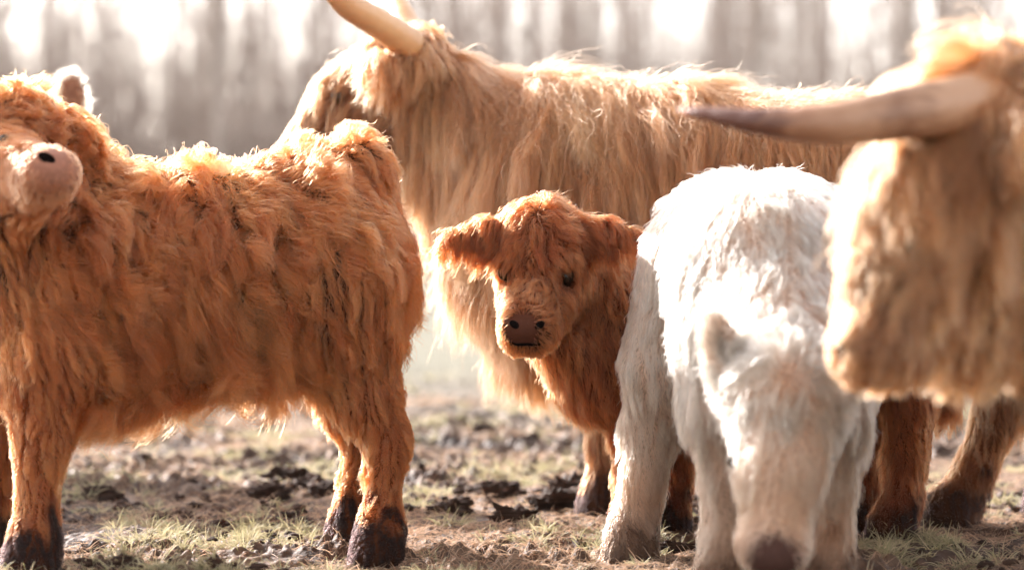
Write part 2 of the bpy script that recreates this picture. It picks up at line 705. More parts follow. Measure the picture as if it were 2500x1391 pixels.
def keep(*zones):
    """Density factor: 0 inside bare ellipsoid zones (centre, radius)."""
    def f(p):
        r = np.ones(len(p))
        for c, rr in zones:
            r *= np.clip((np.linalg.norm(p - c, axis=1) / rr - 0.85) / 0.3, 0, 1)
        return r
    return f


def leg(b, pts, mud_col=(0.010, 0.006, 0.004), hoof=True, **kw):
    """Chain of (px, py, d, r); the last point is the hoof on the ground."""
    for (a, c) in zip(pts[:-1], pts[1:]):
        b.cone(P(*a[:3]), P(*c[:3]), a[3], c[3], **kw)
    e = pts[-1]
    p = P(*e[:3])
    p[2] = 0.03
    q = dict(kw)
    q.update(dens=0.15, col=mud_col, len=0.02)
    for sx in (-1, 1):
        o = np.array([sx * e[3] * 0.5, 0, 0])
        b.cone(p + o * 0.7 + np.array([0, 0, 0.03]), p + o * 1.15 + np.array([-0.008, -0.03, -0.022]), e[3] * 0.72, e[3] * 0.74, **q)


MUD = (0.007, 0.004, 0.003)
QUALITY = 1.0

# ------------------------------------------------------------------ 1. brown yearling on the left
def yearling():
    base = P(450, 1000, 5.75)
    base[2] = 0
    b = Body(base)
    hide = (0.05, 0.015, 0.006)
    b.d.update(col=hide, len=0.15, lift=0.20, curl=0.9, flow=(0.12, 0, -1), grav=0.8)
    dl = lambda x: 5.6 + (x - 100) / 750 * 0.23
    p = lambda x, y, o=0.0: P(x, y, dl(x) + o)
    b.cone(p(230, 700), p(720, 660), 0.245, 0.235, sq=0.9)                            # barrel
    b.cone(p(300, 560), p(740, 560), 0.12, 0.14, flow=(0.3, 0, -0.4), lift=0.42, len=0.09, curl=1.0)               # back line
    b.cone(p(750, 590), p(780, 640), 0.18, 0.20, sq=0.95, lift=0.3, len=0.10, curl=1.1)                            # rump
    b.cone(p(790, 485), p(875, 410), 0.115, 0.07, len=0.055, lift=0.5, flow=(0.4, 0, 0.1))  # tail head
    b.cone(p(890, 420, .03), p(930, 700, .03), 0.055, 0.05, flow=(0.1, 0, -1), len=0.09)    # tail
    b.cone(p(930, 700, .03), p(935, 900, .03), 0.05, 0.03, flow=(0, 0, -1), len=0.1)
    lk = dict(len=0.075, lift=0.22, curl=0.6, flow=(0.05, 0, -1), grav=0.7)
    ll = dict(lk, len=0.028, lift=0.22, col=(0.2, 0.06, 0.02), dens=1.4)
    b.cone(p(815, 710, -.1), p(890, 950, -.12), 0.16, 0.075, **lk)                   # near thigh
    leg(b, [(900, 980, 5.70, .066), (950, 1070, 5.71, .042), (942, 1130, 5.70, .034), (934, 1240, 5.69, .031), (930, 1305, 5.675, .036), (926, 1345, 5.67, .040)], **ll)
    b.cone(p(800, 710, .1), p(850, 950, .13), 0.155, 0.075, **lk)
    leg(b, [(855, 980, 5.95, .064), (890, 1070, 5.97, .045), (872, 1200, 5.97, .034), (866, 1265, 5.975, .038), (862, 1305, 5.98, .042)], **ll)
    b.cone(p(170, 660, -.04), p(140, 860, -.10), 0.19, 0.125)                          # shoulder
    leg(b, [(125, 880, 5.46, .105), (108, 1030, 5.46, .058), (98, 1110, 5.46, .046), (90, 1200, 5.46, .036), (85, 1300, 5.45, .038), (78, 1390, 5.45, .045)], **ll)
    b.cone(p(140, 680, .1), p(60, 880, .16), 0.17, 0.11)
    leg(b, [(40, 900, 5.74, .09), (0, 1060, 5.74, .05), (-18, 1200, 5.74, .036), (-30, 1350, 5.74, .044)], **ll)
    nk = dict(len=0.075, lift=0.42, curl=1.0, flow=(0.2, 0, -0.8))
    b.cone(p(230, 560), p(40, 420, .02), 0.155, 0.125, **nk)                          # neck
    b.cone(p(190, 480, .03), p(40, 330, .03), 0.085, 0.075, **nk)                     # crest
    b.cone(p(60, 500, -.1), p(90, 760, -.02), 0.13, 0.17, len=0.1, lift=0.25, curl=0.6)
    fc = dict(len=0.016, lift=0.2, curl=0.15, flow=(-0.6, 0.3, -0.1), grav=0.2, col=(0.34, 0.15, 0.07), dens=1.6)
    b.ell(P(5, 335, 5.42), (0.12, 0.12, 0.105), len=0.06, lift=0.35, curl=1.2, flow=(0.6, 0.1, 0.4), dens=1.5)
    b.cone(P(-30, 392, 5.36), P(75, 412, 5.18), 0.10, 0.053, **fc)
    b.cone(P(-25, 450, 5.38), P(76, 443, 5.19), 0.085, 0.036, **fc)
    er = dict(len=0.055, lift=0.35, curl=0.7, dens=2.0, grav=0.7)
    b.cone(P(95, 325, 5.48), P(135, 325, 5.51), 0.04, 0.04, flow=(1, 0.2, -0.2), **er)
    b.cone(P(140, 325, 5.51), P(225, 338, 5.56), 0.048, 0.022, sq=0.5, flow=(0.8, 0.1, -0.6), **er)
    b.cone(P(-100, 335, 5.36), P(-140, 335, 5.33), 0.04, 0.04, flow=(-1, -0.2, -0.2), **er)
    b.cone(P(-140, 335, 5.33), P(-225, 350, 5.27), 0.048, 0.022, sq=0.5, flow=(-0.8, -0.1, -0.6), **er)
    pk = (0.42, 0.19, 0.13)
    b.ell(P(124, 404, 5.115), (0.046, 0.046, 0.032), frame((0.95, -0.15, -0.28), (0, 1, 0)), dens=0.0, col=pk, len=0.006)   # nose
    b.ell(P(146, 424, 5.12), (0.030, 0.036, 0.034), dens=0.0, col=pk, len=0.006)
    b.ell(P(106, 432, 5.13), (0.052, 0.046, 0.021), frame((1, -0.1, 0.02), (0, 1, 0)), dens=2.0, col=(0.40, 0.2, 0.13), len=0.013, lift=0.25, flow=(-0.5, 0.3, -0.4))   # upper lip
    b.ell(P(110, 466, 5.155), (0.047, 0.048, 0.019), len=0.012, lift=0.3, col=(0.22, 0.09, 0.04), curl=0.1, flow=(-0.3, 0.3, -0.4), dens=1.5)     # chin
    b.cone(P(80, 474, 5.22), P(-20, 540, 5.42), 0.036, 0.09, len=0.035, lift=0.2, curl=0.3, flow=(-0.5, 0.2, -0.7))
    ni = pit(b, 114, 386, 0.0205, 0.0115, -0.45)
    b.build(0.0135)
    hy = [q for q in (b.surf(-48, 372), b.surf(10, 338)) if q is not None]
    for q in hy:
        b.rim(q, 0.026, (0.03, 0.012, 0.008))
    o = b.mesh('cattle_yearling', HIDE)
    tag(o, 'shaggy ginger brown yearling standing side on with its head turned back, pink nose', 'cow')
    mz = P(126, 408, 5.09)
    pale = P(85, 430, 5.12)

    def face(r, c, g):
        k = np.clip(1.5 - np.linalg.norm((r - pale) * np.array([0.8, 0.6, 1.2]), axis=1) / 0.075, 0, 1)[:, None]
        return c * (1 - k) + np.array([0.40, 0.15, 0.075]) * k * 0.9 + c * k * 0.1
    b.coat('coat', FUR, o, int(140000 * QUALITY), K=10, seed=3, tint=(0.37, 0.093, 0.030), var=0.28, r0=0.00075, clump=64, big=3, clb=0.3, cl=0.97, wild=0.75, spread=0.42, aniso=0.5, prd=0.55, loosef=0.12,
           wscale=6, sel=keep((P(128, 406, 5.085), 0.034), *[(q, 0.010) for q in hy]), tintf=face, mud=(0.15, 0.05, MUD), wave=1.3, frizz=0.012)
    eyeball(b, o, -48, 372, 0.019, 0.3)
    eyeball(b, o, 10, 338, 0.016, 0.5)
    nostril(b, o, ni)
    return b


# ------------------------------------------------------------------ 2. the mother cow behind
def mother():
    base = P(1800, 1000, 6.7)
    base[2] = 0
    b = Body(base)
    hide = (0.13, 0.055, 0.025)
    b.d.update(col=hide, len=0.28, lift=0.15, curl=0.18, flow=(0.06, 0, -1), grav=0.9)
    dm = lambda x: 6.88 - (x - 1100) / 1400 * 0.36
    p = lambda x, y, o=0.0: P(x, y, dm(x) + o)
    b.cone(p(1390, 520), p(1800, 550), 0.335, 0.335, sq=0.88)
    b.cone(p(1800, 550), p(2330, 530), 0.335, 0.31, sq=0.9, len=0.18)
    b.cone(p(1330, 310), p(1700, 325), 0.13, 0.12, len=0.135, lift=0.3, flow=(0.2, 0, -1), grav=1.0)
    b.cone(p(1700, 325), p(1960, 350), 0.12, 0.10, len=0.10, lift=0.3, flow=(0.5, 0, -0.7))
    b.cone(p(1960, 350), p(2300, 330), 0.10, 0.13, len=0.06, lift=0.4, flow=(0.7, 0, -0.5), curl=0.7)
    b.cone(p(1330, 430), p(1090, 260), 0.23, 0.14, sq=0.85, len=0.22, lift=0.22, flow=(0.12, 0, -1))
    b.cone(p(1240, 560), p(1120, 420), 0.20, 0.135, sq=0.85, len=0.18, flow=(0.0, 0, -1))
    b.cone(p(1300, 640), p(1330, 780), 0.22, 0.15, len=0.17, lift=0.25, flow=(-0.15, 0, -1))
    hd = dict(sq=0.92)
    b.ell(p(1010, 150), (0.10, 0.11, 0.095), len=0.06, lift=0.45, curl=0.8, flow=(0.2, 0, 0.2))     # poll
    b.cone(p(960, 185), p(860, 250), 0.115, 0.105, len=0.085, lift=0.3, curl=0.5, flow=(-0.7, 0, -0.6), **hd)
    b.cone(p(860, 250), p(715, 420), 0.10, 0.075, len=0.05, lift=0.25, curl=0.4, flow=(-0.6, 0, -0.7), **hd)
    b.cone(p(1000, 290), p(840, 390), 0.105, 0.085, len=0.05, lift=0.2, curl=0.3, flow=(0.1, 0, -1), **hd)  # cheek
    b.ell(p(690, 440), (0.078, 0.085, 0.065), dens=0.1, col=(0.4, 0.24, 0.18), len=0.012)
    # near ear with its long hair, and the far one
    er = dict(len=0.14, lift=0.25, curl=0.5, flow=(-0.35, -0.1, -0.95), grav=1.0, dens=2.2)
    b.cone(p(1040, 160, -.10), p(925, 165, -.2), 0.04, 0.035, **er)
    b.cone(p(1000, 140, .12), p(960, 130, .25), 0.04, 0.03, **er)
    lk = dict(len=0.04, lift=0.22, curl=0.5, flow=(0.05, 0, -1), col=(0.2, 0.08, 0.035), dens=1.3)
    b.cone(p(1430, 720, -.12), p(1480, 930, -.13), 0.14, 0.075, len=0.1)
    leg(b, [(1488, 950, 6.62, .06), (1482, 1080, 6.62, .045), (1478, 1170, 6.62, .036), (1466, 1235, 6.62, .046)], **lk)
    b.cone(p(1440, 720, .14), p(1520, 930, .14), 0.14, 0.075, len=0.1)
    leg(b, [(1530, 950, 6.92, .065), (1535, 1060, 6.92, .05), (1535, 1150, 6.92, .044), (1530, 1215, 6.92, .05)], **lk)
    b.cone(p(2430, 600, -.12), p(2490, 900, -.12), 0.22, 0.10, len=0.09)
    leg(b, [(2480, 930, 6.38, .075), (2438, 1010, 6.38, .055), (2378, 1150, 6.37, .042), (2340, 1225, 6.37, .044), (2312, 1275, 6.36, .052)], **lk)
    b.cone(p(2480, 600, .12), p(2600, 900, .14), 0.22, 0.10)
    leg(b, [(2610, 930, 6.68, .08), (2600, 1030, 6.68, .06), (2570, 1150, 6.68, .046), (2560, 1245, 6.68, .05)], **lk)
    b.cone(p(2600, 360), p(2660, 700, .03), 0.05, 0.035)
    b.cone(p(2660, 700, .03), p(2660, 950, .03), 0.035, 0.05, len=0.2)
    b.build(0.0145)
    b.rim(b.surf(824, 236), 0.022, (0.04, 0.02, 0.012))
    o = b.mesh('highland_cow', HIDE)
    tag(o, 'long-haired sandy blond horned cow standing side on behind the ginger calf', 'cow')
    eye_at = (824, 236)
    pe = b.surf(*eye_at)
    b.coat('coat', FUR, o, int(140000 * QUALITY), K=10, seed=5, tint=(0.36, 0.122, 0.050), var=0.3, r0=0.00065, prd=0.45, spread=0.35, clump=26, big=4, clb=0.4, cl=0.97, loosef=0.14, wild=0.16,
           wscale=5, sel=keep((pe, 0.023)), mud=(0.22, 0.12, MUD), wave=1.0, frizz=0.012)
    # the longer mantle falling from the spine
    mz = lambda q: ((q[:, 2] > P(0, 270, 6.6)[2]) & (q[:, 0] > P(1090, 0, 6.7)[0]) & (q[:, 0] < P(2000, 0, 6.6)[0])).astype(float)
    b.coat('mane', FUR, o, int(26000 * QUALITY), K=10, seed=15, tint=(0.44, 0.172, 0.08), var=0.3, r0=0.0008, clump=18, big=4, cl=0.95, wild=0.25, spread=0.2, prd=0.4, ragged=0.35,
           wscale=9, sel=mz, wave=0.9, lscale=1.15, frizz=0.02)
    horn(b, o, HORN_A, [(1000, 110, 6.78, .046), (965, 86, 6.72, .045), (905, 47, 6.62, .040), (850, 14, 6.54, .036), (812, -30, 6.5, .032), (785, -100, 6.5, .025), (780, -190, 6.53, .017), (800, -260, 6.58, .006)])
    horn(b, o, HORN_A, [(1000, 90, 6.98, .046), (985, 50, 7.06, .040), (966, 0, 7.16, .032), (955, -60, 7.24, .029), (960, -140, 7.26, .024), (985, -220, 7.24, .016), (1010, -270, 7.2, .006)])
    eyeball(b, o, *eye_at, 0.021, 0.25)
    return b


# ------------------------------------------------------------------ 3. the ginger calf facing the camera
def calf():
    base = P(1750, 1000, 6.1)
    base[2] = 0
    b = Body(base)
    hide = (0.11, 0.033, 0.012)
    b.d.update(col=hide, len=0.05, lift=0.32, curl=0.5, flow=(0.25, 0, -1), grav=0.6)
    c0, ya = P(1325, 600, 5.88), math.radians(14)
    rv, fv = np.array([math.cos(ya), -math.sin(ya), 0]), np.array([-math.sin(ya), -math.cos(ya), 0])
    H = lambda r, f, z: c0 + rv * r + fv * f + np.array([0, 0, z])
    HR = np.stack([rv, -fv, np.array([0, 0, 1.0])])
    b.ell(H(0, 0, .03), (0.085, 0.105, 0.085), HR, len=0.065, lift=0.25, curl=1.0, dens=1.6)
    b.ell(H(0, .045, -.035), (0.080, 0.075, 0.06), HR, len=0.05, lift=0.2, curl=1.0, dens=1.6)
    b.cone(H(0, .05, -.08), H(0, .15, -.165), 0.062, 0.046, len=0.022, lift=0.2, curl=0.3, flow=(0, -0.3, 0.5), dens=1.8)
    b.ell(H(0, .165, -.192), (0.054, 0.055, 0.038), HR, len=0.010, lift=0.3, curl=0.1, flow=(0, 0.8, 0.2), dens=2.0, grav=0.1)
    mc = (0.085, 0.032, 0.023)
    b.ell(H(0, .197, -.196), (0.046, 0.033, 0.032), HR, col=mc, dens=0.0, len=0.003)                   # nose pad
    b.cone(H(-.022, .165, -.228), H(.022, .165, -.228), 0.024, 0.024, len=0.014, lift=0.35, curl=0.2, flow=(0, 0.6, -0.5), dens=1.6)
    ck = dict(len=0.03, lift=0.28, curl=0.35, dens=1.5)
    for s in (-1, 1):
        b.cone(H(s * .052, -.01, -.085), H(s * .03, .13, -.205), 0.06, 0.034, flow=tuple(rv * s * .4 - fv * .3 + np.array([0, 0, -.7])), **ck)
        b.ell(H(s * .066, .07, -.036), (0.026, 0.026, 0.016), HR, len=0.022, lift=0.35, curl=0.4, flow=tuple(rv * s * .7 + fv * .2 + np.array([0, 0, -.3])), dens=2)   # brow
        er = dict(len=0.06, lift=0.28, curl=0.5, dens=2.2, grav=0.8)
        b.cone(H(s * .08, -.02, .02), H(s * .125, -.02, .02), 0.034, 0.032, flow=tuple(rv * s * .5 + np.array([0, -.3, -.9])), **er)
        er['len'] = 0.075
        R = frame(rv * s + np.array([0, 0, 0.02 if s < 0 else 0.12]), (0, 0.25, 1))
        ec = P(1148, 580, 5.86) if s < 0 else P(1488, 574, 5.86)
        b.cone(ec - rv * s * .045, ec + rv * s * .062 + np.array([0, 0, -.004]), 0.047, 0.022, sq=0.38, flow=tuple(rv * s * .42 + np.array([0, -.22, -.85])), **er)
        b.carve(ec + rv * s * .012 + np.array([0, -.022, 0.008]), (0.044, 0.024, 0.017), R)
    # neck, chest, trunk
    b.cone(P(1400, 690, 6.0), P(1490, 800, 6.08), 0.115, 0.16, flow=(0.15, 0, -1), len=0.055)
    b.cone(P(1360, 830, 5.93), P(1450, 890, 6.02), 0.06, 0.12, flow=(0.1, 0, -1), len=0.06)
    b.cone(P(1490, 850, 6.08), P(1500, 930, 6.08), 0.135, 0.10, flow=(0.05, 0, -1), len=0.06)
    b.cone(P(1560, 800, 6.12), P(2120, 790, 6.13), 0.18, 0.175, sq=0.85, len=0.06)
    lk = dict(len=0.036, lift=0.22, curl=0.6, flow=(0.1, 0, -1), grav=0.6, col=(0.18, 0.055, 0.02), dens=1.3)
    b.cone(P(1590, 850, 6.13), P(1640, 1050, 6.16), 0.11, 0.055, **lk)
    leg(b, [(1640, 1060, 6.17, .048), (1640, 1160, 6.18, .042), (1636, 1230, 6.18, .036), (1632, 1290, 6.18, .042)], **lk)
    b.cone(P(1560, 850, 6.04), P(1545, 1050, 6.03), 0.10, 0.05, **lk)
    leg(b, [(1545, 1060, 6.03, .045), (1545, 1170, 6.03, .04), (1542, 1250, 6.03, .035), (1540, 1320, 6.03, .042)], **lk)
    b.cone(P(2150, 800, 6.05), P(2215, 980, 6.02), 0.14, 0.062, **lk)
    leg(b, [(2220, 990, 6.02, .055), (2212, 1100, 6.02, .044), (2205, 1210, 6.01, .038), (2175, 1310, 6.0, .045)], **lk)
    b.cone(P(2120, 800, 6.2), P(2150, 980, 6.22), 0.13, 0.06, **lk)
    leg(b, [(2150, 990, 6.22, .05), (2125, 1100, 6.22, .04), (2112, 1200, 6.22, .036), (2102, 1285, 6.2, .043)], **lk)
    b.cone(P(2290, 720, 6.14), P(2310, 1000, 6.14), 0.03, 0.025, len=0.07)
    nis = [pit(b, 1256, 792, 0.0145, 0.009, -0.6), pit(b, 1317, 794, 0.0145, 0.009, 0.6)]
    b.build(0.009, k=0.012)
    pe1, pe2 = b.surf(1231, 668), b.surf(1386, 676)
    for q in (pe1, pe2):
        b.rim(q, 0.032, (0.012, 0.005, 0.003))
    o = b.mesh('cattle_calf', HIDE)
    tag(o, 'small ginger calf with tufted forehead and dark nose, facing the camera between the others', 'calf')
    def eye_shade_and_bridge(r, c, g):
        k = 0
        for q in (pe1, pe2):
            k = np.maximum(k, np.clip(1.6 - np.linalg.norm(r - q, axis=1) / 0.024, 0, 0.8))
        c = c * (1 - k[:, None] * np.array([0.75, 0.85, 0.9]))  # shade round the eyes put into the fur colour; paler bridge follows
        m = np.clip(1.5 - np.linalg.norm(r - H(0, .13, -.135), axis=1) / 0.05, 0, 1)[:, None] * 0.4
        return c * (1 - m) + np.array([0.42, 0.15, 0.07]) * m
    wh = P(1318, 530, 5.77)

    def radial(r, fl):
        v = r - wh
        k = np.clip(1.4 - np.linalg.norm(v, axis=1) / 0.12, 0, 1)[:, None]
        return fl * (1 - k) + norm(v * np.array([1, 0.5, 1]) + np.array([0, 0, -0.012])) * k
    zones = [(H(0, .222, -.197), 0.037)] + [(q, 0.024) for q in (pe1, pe2) if q is not None]
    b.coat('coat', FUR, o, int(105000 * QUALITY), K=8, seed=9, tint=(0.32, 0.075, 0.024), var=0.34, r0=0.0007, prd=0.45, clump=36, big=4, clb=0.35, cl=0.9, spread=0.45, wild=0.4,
           wscale=16, sel=keep(*zones), mud=(0.2, 0.14, MUD), wave=0.9, frizz=0.015, flowf=radial, aniso=0.6, tintf=eye_shade_and_bridge)
    eyeball(b, o, 1231, 668, 0.02, 0.25)
    eyeball(b, o, 1386, 676, 0.02, 0.25)
    for q in nis:
        nostril(b, o, q)
    mouth(b, o, [(1243, 834), (1262, 841), (1285, 840), (1308, 842), (1332, 836)])
    return b


# ------------------------------------------------------------------ 4. the white calf grazing
def white_calf():
    base = P(1800, 1200, 5.4)
    base[2] = 0
    b = Body(base)
    hide = (0.55, 0.36, 0.25)
    b.d.update(col=hide, len=0.075, lift=0.25, curl=0.4, flow=(-0.1, 0, -1), grav=0.6)
    b.cone(P(1840, 650, 5.68), P(1870, 690, 5.25), 0.20, 0.20, flow=(0, -0.3, -1))
    b.cone(P(1760, 560, 5.66), P(1830, 600, 5.3), 0.125, 0.12, flow=(-0.4, -0.2, -0.8))
    b.cone(P(1930, 560, 5.66), P(1930, 620, 5.3), 0.125, 0.12, flow=(0.4, -0.2, -0.8))
    b.cone(P(1700, 640, 5.68), P(1630, 880, 5.70), 0.125, 0.10, flow=(-0.05, 0, -1), len=0.05, lift=0.2)
    lk = dict(len=0.04, lift=0.22, curl=0.4, flow=(0.0, 0, -1), mud_col=(0.03, 0.017, 0.011))
    leg(b, [(1630, 900, 5.70, .095), (1590, 1050, 5.75, .058), (1568, 1180, 5.74, .040), (1548, 1270, 5.73, .038), (1542, 1330, 5.72, .046)], **dict(lk, len=0.038, lift=0.2))
    b.cone(P(1980, 640, 5.68), P(2030, 880, 5.70), 0.135, 0.115)
    leg(b, [(2030, 900, 5.70, .10), (2050, 1080, 5.75, .06), (2030, 1200, 5.74, .046), (2020, 1340, 5.73, .05)], **lk)
    b.cone(P(1785, 820, 5.18), P(1765, 1000, 5.12), 0.12, 0.075)
    leg(b, [(1768, 1020, 5.12, .062), (1772, 1180, 5.12, .042), (1768, 1300, 5.11, .036), (1765, 1430, 5.1, .046)], **dict(lk, len=0.038, lift=0.2))
    b.cone(P(1990, 820, 5.18), P(2010, 1000, 5.12), 0.12, 0.085)
    leg(b, [(2010, 1020, 5.12, .075), (2015, 1180, 5.12, .052), (2015, 1300, 5.11, .042), (2015, 1430, 5.1, .048)], **lk)
    b.cone(P(1890, 720, 5.2), P(1915, 900, 4.92), 0.165, 0.12, flow=(0, -0.3, -1), len=0.06)
    b.cone(P(1880, 840, 5.12), P(1905, 960, 4.95), 0.15, 0.11)
    b.ell(P(1915, 950, 4.84), (0.105, 0.11, 0.10), len=0.10, lift=0.35, curl=1.0, flow=(0, -0.3, -1), grav=0.9, dens=1.8)
    b.cone(P(1915, 990, 4.82), P(1905, 1140, 4.77), 0.10, 0.082, len=0.034, lift=0.25, curl=0.8, flow=(0, -0.1, -1))
    b.cone(P(1900, 1140, 4.76), P(1890, 1300, 4.71), 0.074, 0.054, len=0.034, lift=0.3, curl=0.8, flow=(0, 0.0, -0.8))
    b.cone(P(1920, 1120, 4.88), P(1900, 1280, 4.80), 0.085, 0.055, len=0.025)
    b.ell(P(1890, 1330, 4.70), (0.064, 0.056, 0.042), len=0.010, lift=0.25, curl=0.1, flow=(0, 0, 0.6), dens=1.2, grav=0)
    b.ell(P(1890, 1358, 4.672), (0.050, 0.045, 0.036), dens=0.0, col=(0.06, 0.026, 0.019), len=0.004)
    er = dict(len=0.026, lift=0.35, curl=0.3, dens=1.8, grav=0.2)
    b.cone(P(1825, 940, 4.86), P(1785, 900, 4.86), 0.035, 0.032, flow=(-1, 0, 0.3), **er)
    b.ell(P(1762, 842, 4.83), (0.078, 0.038, 0.018), frame((-0.35, 0.0, 1), (1, -0.5, 0.3)), flow=(-0.3, 0, 0.9), **er)
    b.carve(P(1770, 852, 4.808), (0.052, 0.023, 0.016), frame((-0.35, 0.0, 1), (1, -0.5, 0.3)))
    b.cone(P(2005, 940, 4.86), P(2045, 910, 4.86), 0.035, 0.032, flow=(1, 0, 0.3), **er)
    b.ell(P(2075, 900, 4.87), (0.07, 0.034, 0.016), frame((1, 0.0, 0.25), (0, 0.2, 1)), flow=(1, 0, 0), **er)
    b.cone(P(1850, 470, 5.88), P(1845, 900, 5.88), 0.035, 0.03, len=0.08)
    b.build(0.013)
    b.rim(P(1890, 1366, 4.64), 0.062, (0.085, 0.042, 0.032))
    we = [b.surf(1795, 1122), b.surf(2022, 1112)]
    for q in we:
        b.rim(q, 0.03, (0.05, 0.025, 0.015))
    o = b.mesh('cattle_calf', HIDE)
    tag(o, 'fluffy creamy white calf grazing with its head lowered to the ground', 'calf')
    wh = P(1925, 935, 4.73)

    def radial(r, fl):
        v = r - wh
        k = np.clip(1.5 - np.linalg.norm(v, axis=1) / 0.14, 0, 1)[:, None]
        return fl * (1 - k) + norm(v * np.array([1, 0.4, 1]) + np.array([0, 0, -0.01])) * k
    def tan(r, c, g):
        front = np.clip((4.95 - r[:, 1]) / 0.1, 0, 1)
        k = np.clip((0.42 - r[:, 2]) / 0.2, 0, 1) * front * (0.45 + 0.7 * vnoise(r * 14, 91))
        k = np.clip(k, 0, 0.8)[:, None]
        c = c * (1 - k) + np.array([0.50, 0.265, 0.155]) * k
        d = np.clip((0.46 - r[:, 2]) / 0.32, 0, 1) * (1 - front) * (0.4 + vnoise(r * 12, 92))
        d = np.clip(d, 0, 0.9)[:, None]
        return c * (1 - d) + np.array([0.42, 0.22, 0.13]) * d
    b.coat('coat', FUR, o, int(125000 * QUALITY), K=8, seed=12, tint=(0.80, 0.54, 0.385), var=0.14, r0=0.0008, clump=26, big=7, clb=0.6, cl=0.9, wild=0.45, spread=0.5,
           wscale=9, sel=keep((P(1890, 1366, 4.645), 0.040), *[(q, 0.025) for q in we]), mud=(0.16, 0.1, (0.05, 0.028, 0.018)), wave=0.9, frizz=0.015, flowf=radial, tintf=tan)
    eyeball(b, o, 1795, 1122, 0.02, 0.25)
    eyeball(b, o, 2022, 1112, 0.02, 0.25)
    return b


# ------------------------------------------------------------------ 5. the big blond cow at the right
def right_cow():
    base = P(3000, 1200, 4.8)
    base[2] = 0
    b = Body(base)
    hide = (0.08, 0.03, 0.01)
    b.d.update(col=hide, len=0.2, lift=0.2, curl=0.7, flow=(-0.1, 0, -1), grav=0.9)
    b.ell(P(2440, 265, 4.28), (0.12, 0.12, 0.10), len=0.10, lift=0.45, curl=0.6, flow=(-0.4, -0.3, -0.3), dens=1.6)
    b.cone(P(2420, 330, 4.26), P(2275, 480, 4.2), 0.12, 0.105, len=0.22, lift=0.22, curl=0.35, flow=(-0.35, -0.3, -0.9), dens=1.6)
    b.cone(P(2275, 480, 4.2), P(2190, 680, 4.14), 0.105, 0.08, len=0.09, lift=0.2, curl=0.4, flow=(-0.2, -0.1, -1), dens=1.3)
    b.cone(P(2190, 680, 4.14), P(2160, 815, 4.11), 0.08, 0.068, len=0.035, lift=0.2, curl=0.3, flow=(0, 0.0, -1))
    b.ell(P(2128, 848, 4.10), (0.066, 0.075, 0.056), dens=1.2, len=0.022, col=(0.2, 0.1, 0.06), lift=0.2)
    b.cone(P(2400, 560, 4.3), P(2200, 830, 4.16), 0.13, 0.06, len=0.06, lift=0.25, flow=(-0.1, 0, -1))
    b.cone(P(2430, 640, 4.34), P(2350, 800, 4.28), 0.14, 0.085, len=0.07, flow=(-0.15, 0, -1))
    b.cone(P(2480, 360, 4.4), P(2750, 560, 4.75), 0.16, 0.30)
    b.cone(P(2480, 640, 4.42), P(2720, 700, 4.7), 0.14, 0.22, len=0.10)
    b.cone(P(2830, 620, 4.85), P(3600, 640, 5.6), 0.34, 0.34)
    b.cone(P(2800, 330, 4.8), P(3500, 390, 5.5), 0.14, 0.13)
    er = dict(len=0.14, lift=0.35, flow=(0.3, -0.2, -0.8), dens=2.0)
    b.cone(P(2470, 300, 4.2), P(2560, 330, 4.05), 0.035, 0.03, **er)
    lk = dict(len=0.05, lift=0.3, curl=0.5, flow=(0.05, 0, -1))
    for (x, d) in ((2760, 4.62), (2880, 5.0), (3560, 5.35), (3640, 5.75)):
        b.cone(P(x, 850, d), P(x, 1050, d), 0.15, 0.08)
        yb = HOR + FPX * CAMZ / d - 20
        leg(b, [(x, 1060, d, .075), (x, 1250, d, .055), (x - 5, yb - 70, d, .046), (x - 10, yb, d, .055)], **lk)
    ni = pit(b, 2056, 848, 0.0065, 0.017, 0.1)
    b.build(0.016)
    o = b.mesh('highland_cow', HIDE)
    tag(o, 'large blond cow with a long curved horn, its shaggy head at the right edge', 'cow')
    b.coat('coat', FUR, o, int(70000 * QUALITY), K=10, seed=14, tint=(0.29, 0.112, 0.046), var=0.36, r0=0.0011, clump=22, big=8, clb=0.65, cl=0.9, wild=0.7, spread=0.3, prd=0.35,
           wscale=5, back=0.12, sel=lambda q: np.where(q[:, 0] < P(2560, 0, 4.4)[0], 1.0, 0.12) * keep((P(2052, 848, 4.06), 0.02))(q), mud=(0.2, 0.1, MUD), wave=1.0, frizz=0.01)
    eyeball(b, o, 2215, 610, 0.02, 0.3)
    nostril(b, o, ni)
    horn(b, o, HORN_B, [(2480, 245, 4.26, .056), (2400, 248, 4.18, .053), (2280, 264, 4.12, .048), (2150, 287, 4.09, .043), (2030, 303, 4.08, .036), (1920, 304, 4.1, .028), (1820, 294, 4.13, .020), (1730, 280, 4.17, .0125), (1680, 273, 4.2, .008), (1658, 269, 4.21, .003)])
    horn(b, o, HORN_B, [(2500, 250, 4.42, .043), (2580, 250, 4.55, .041), (2700, 262, 4.66, .038), (2830, 270, 4.75, .034), (2960, 250, 4.8, .026), (3060, 200, 4.82, .017), (3120, 140, 4.82, .005)])
    return b


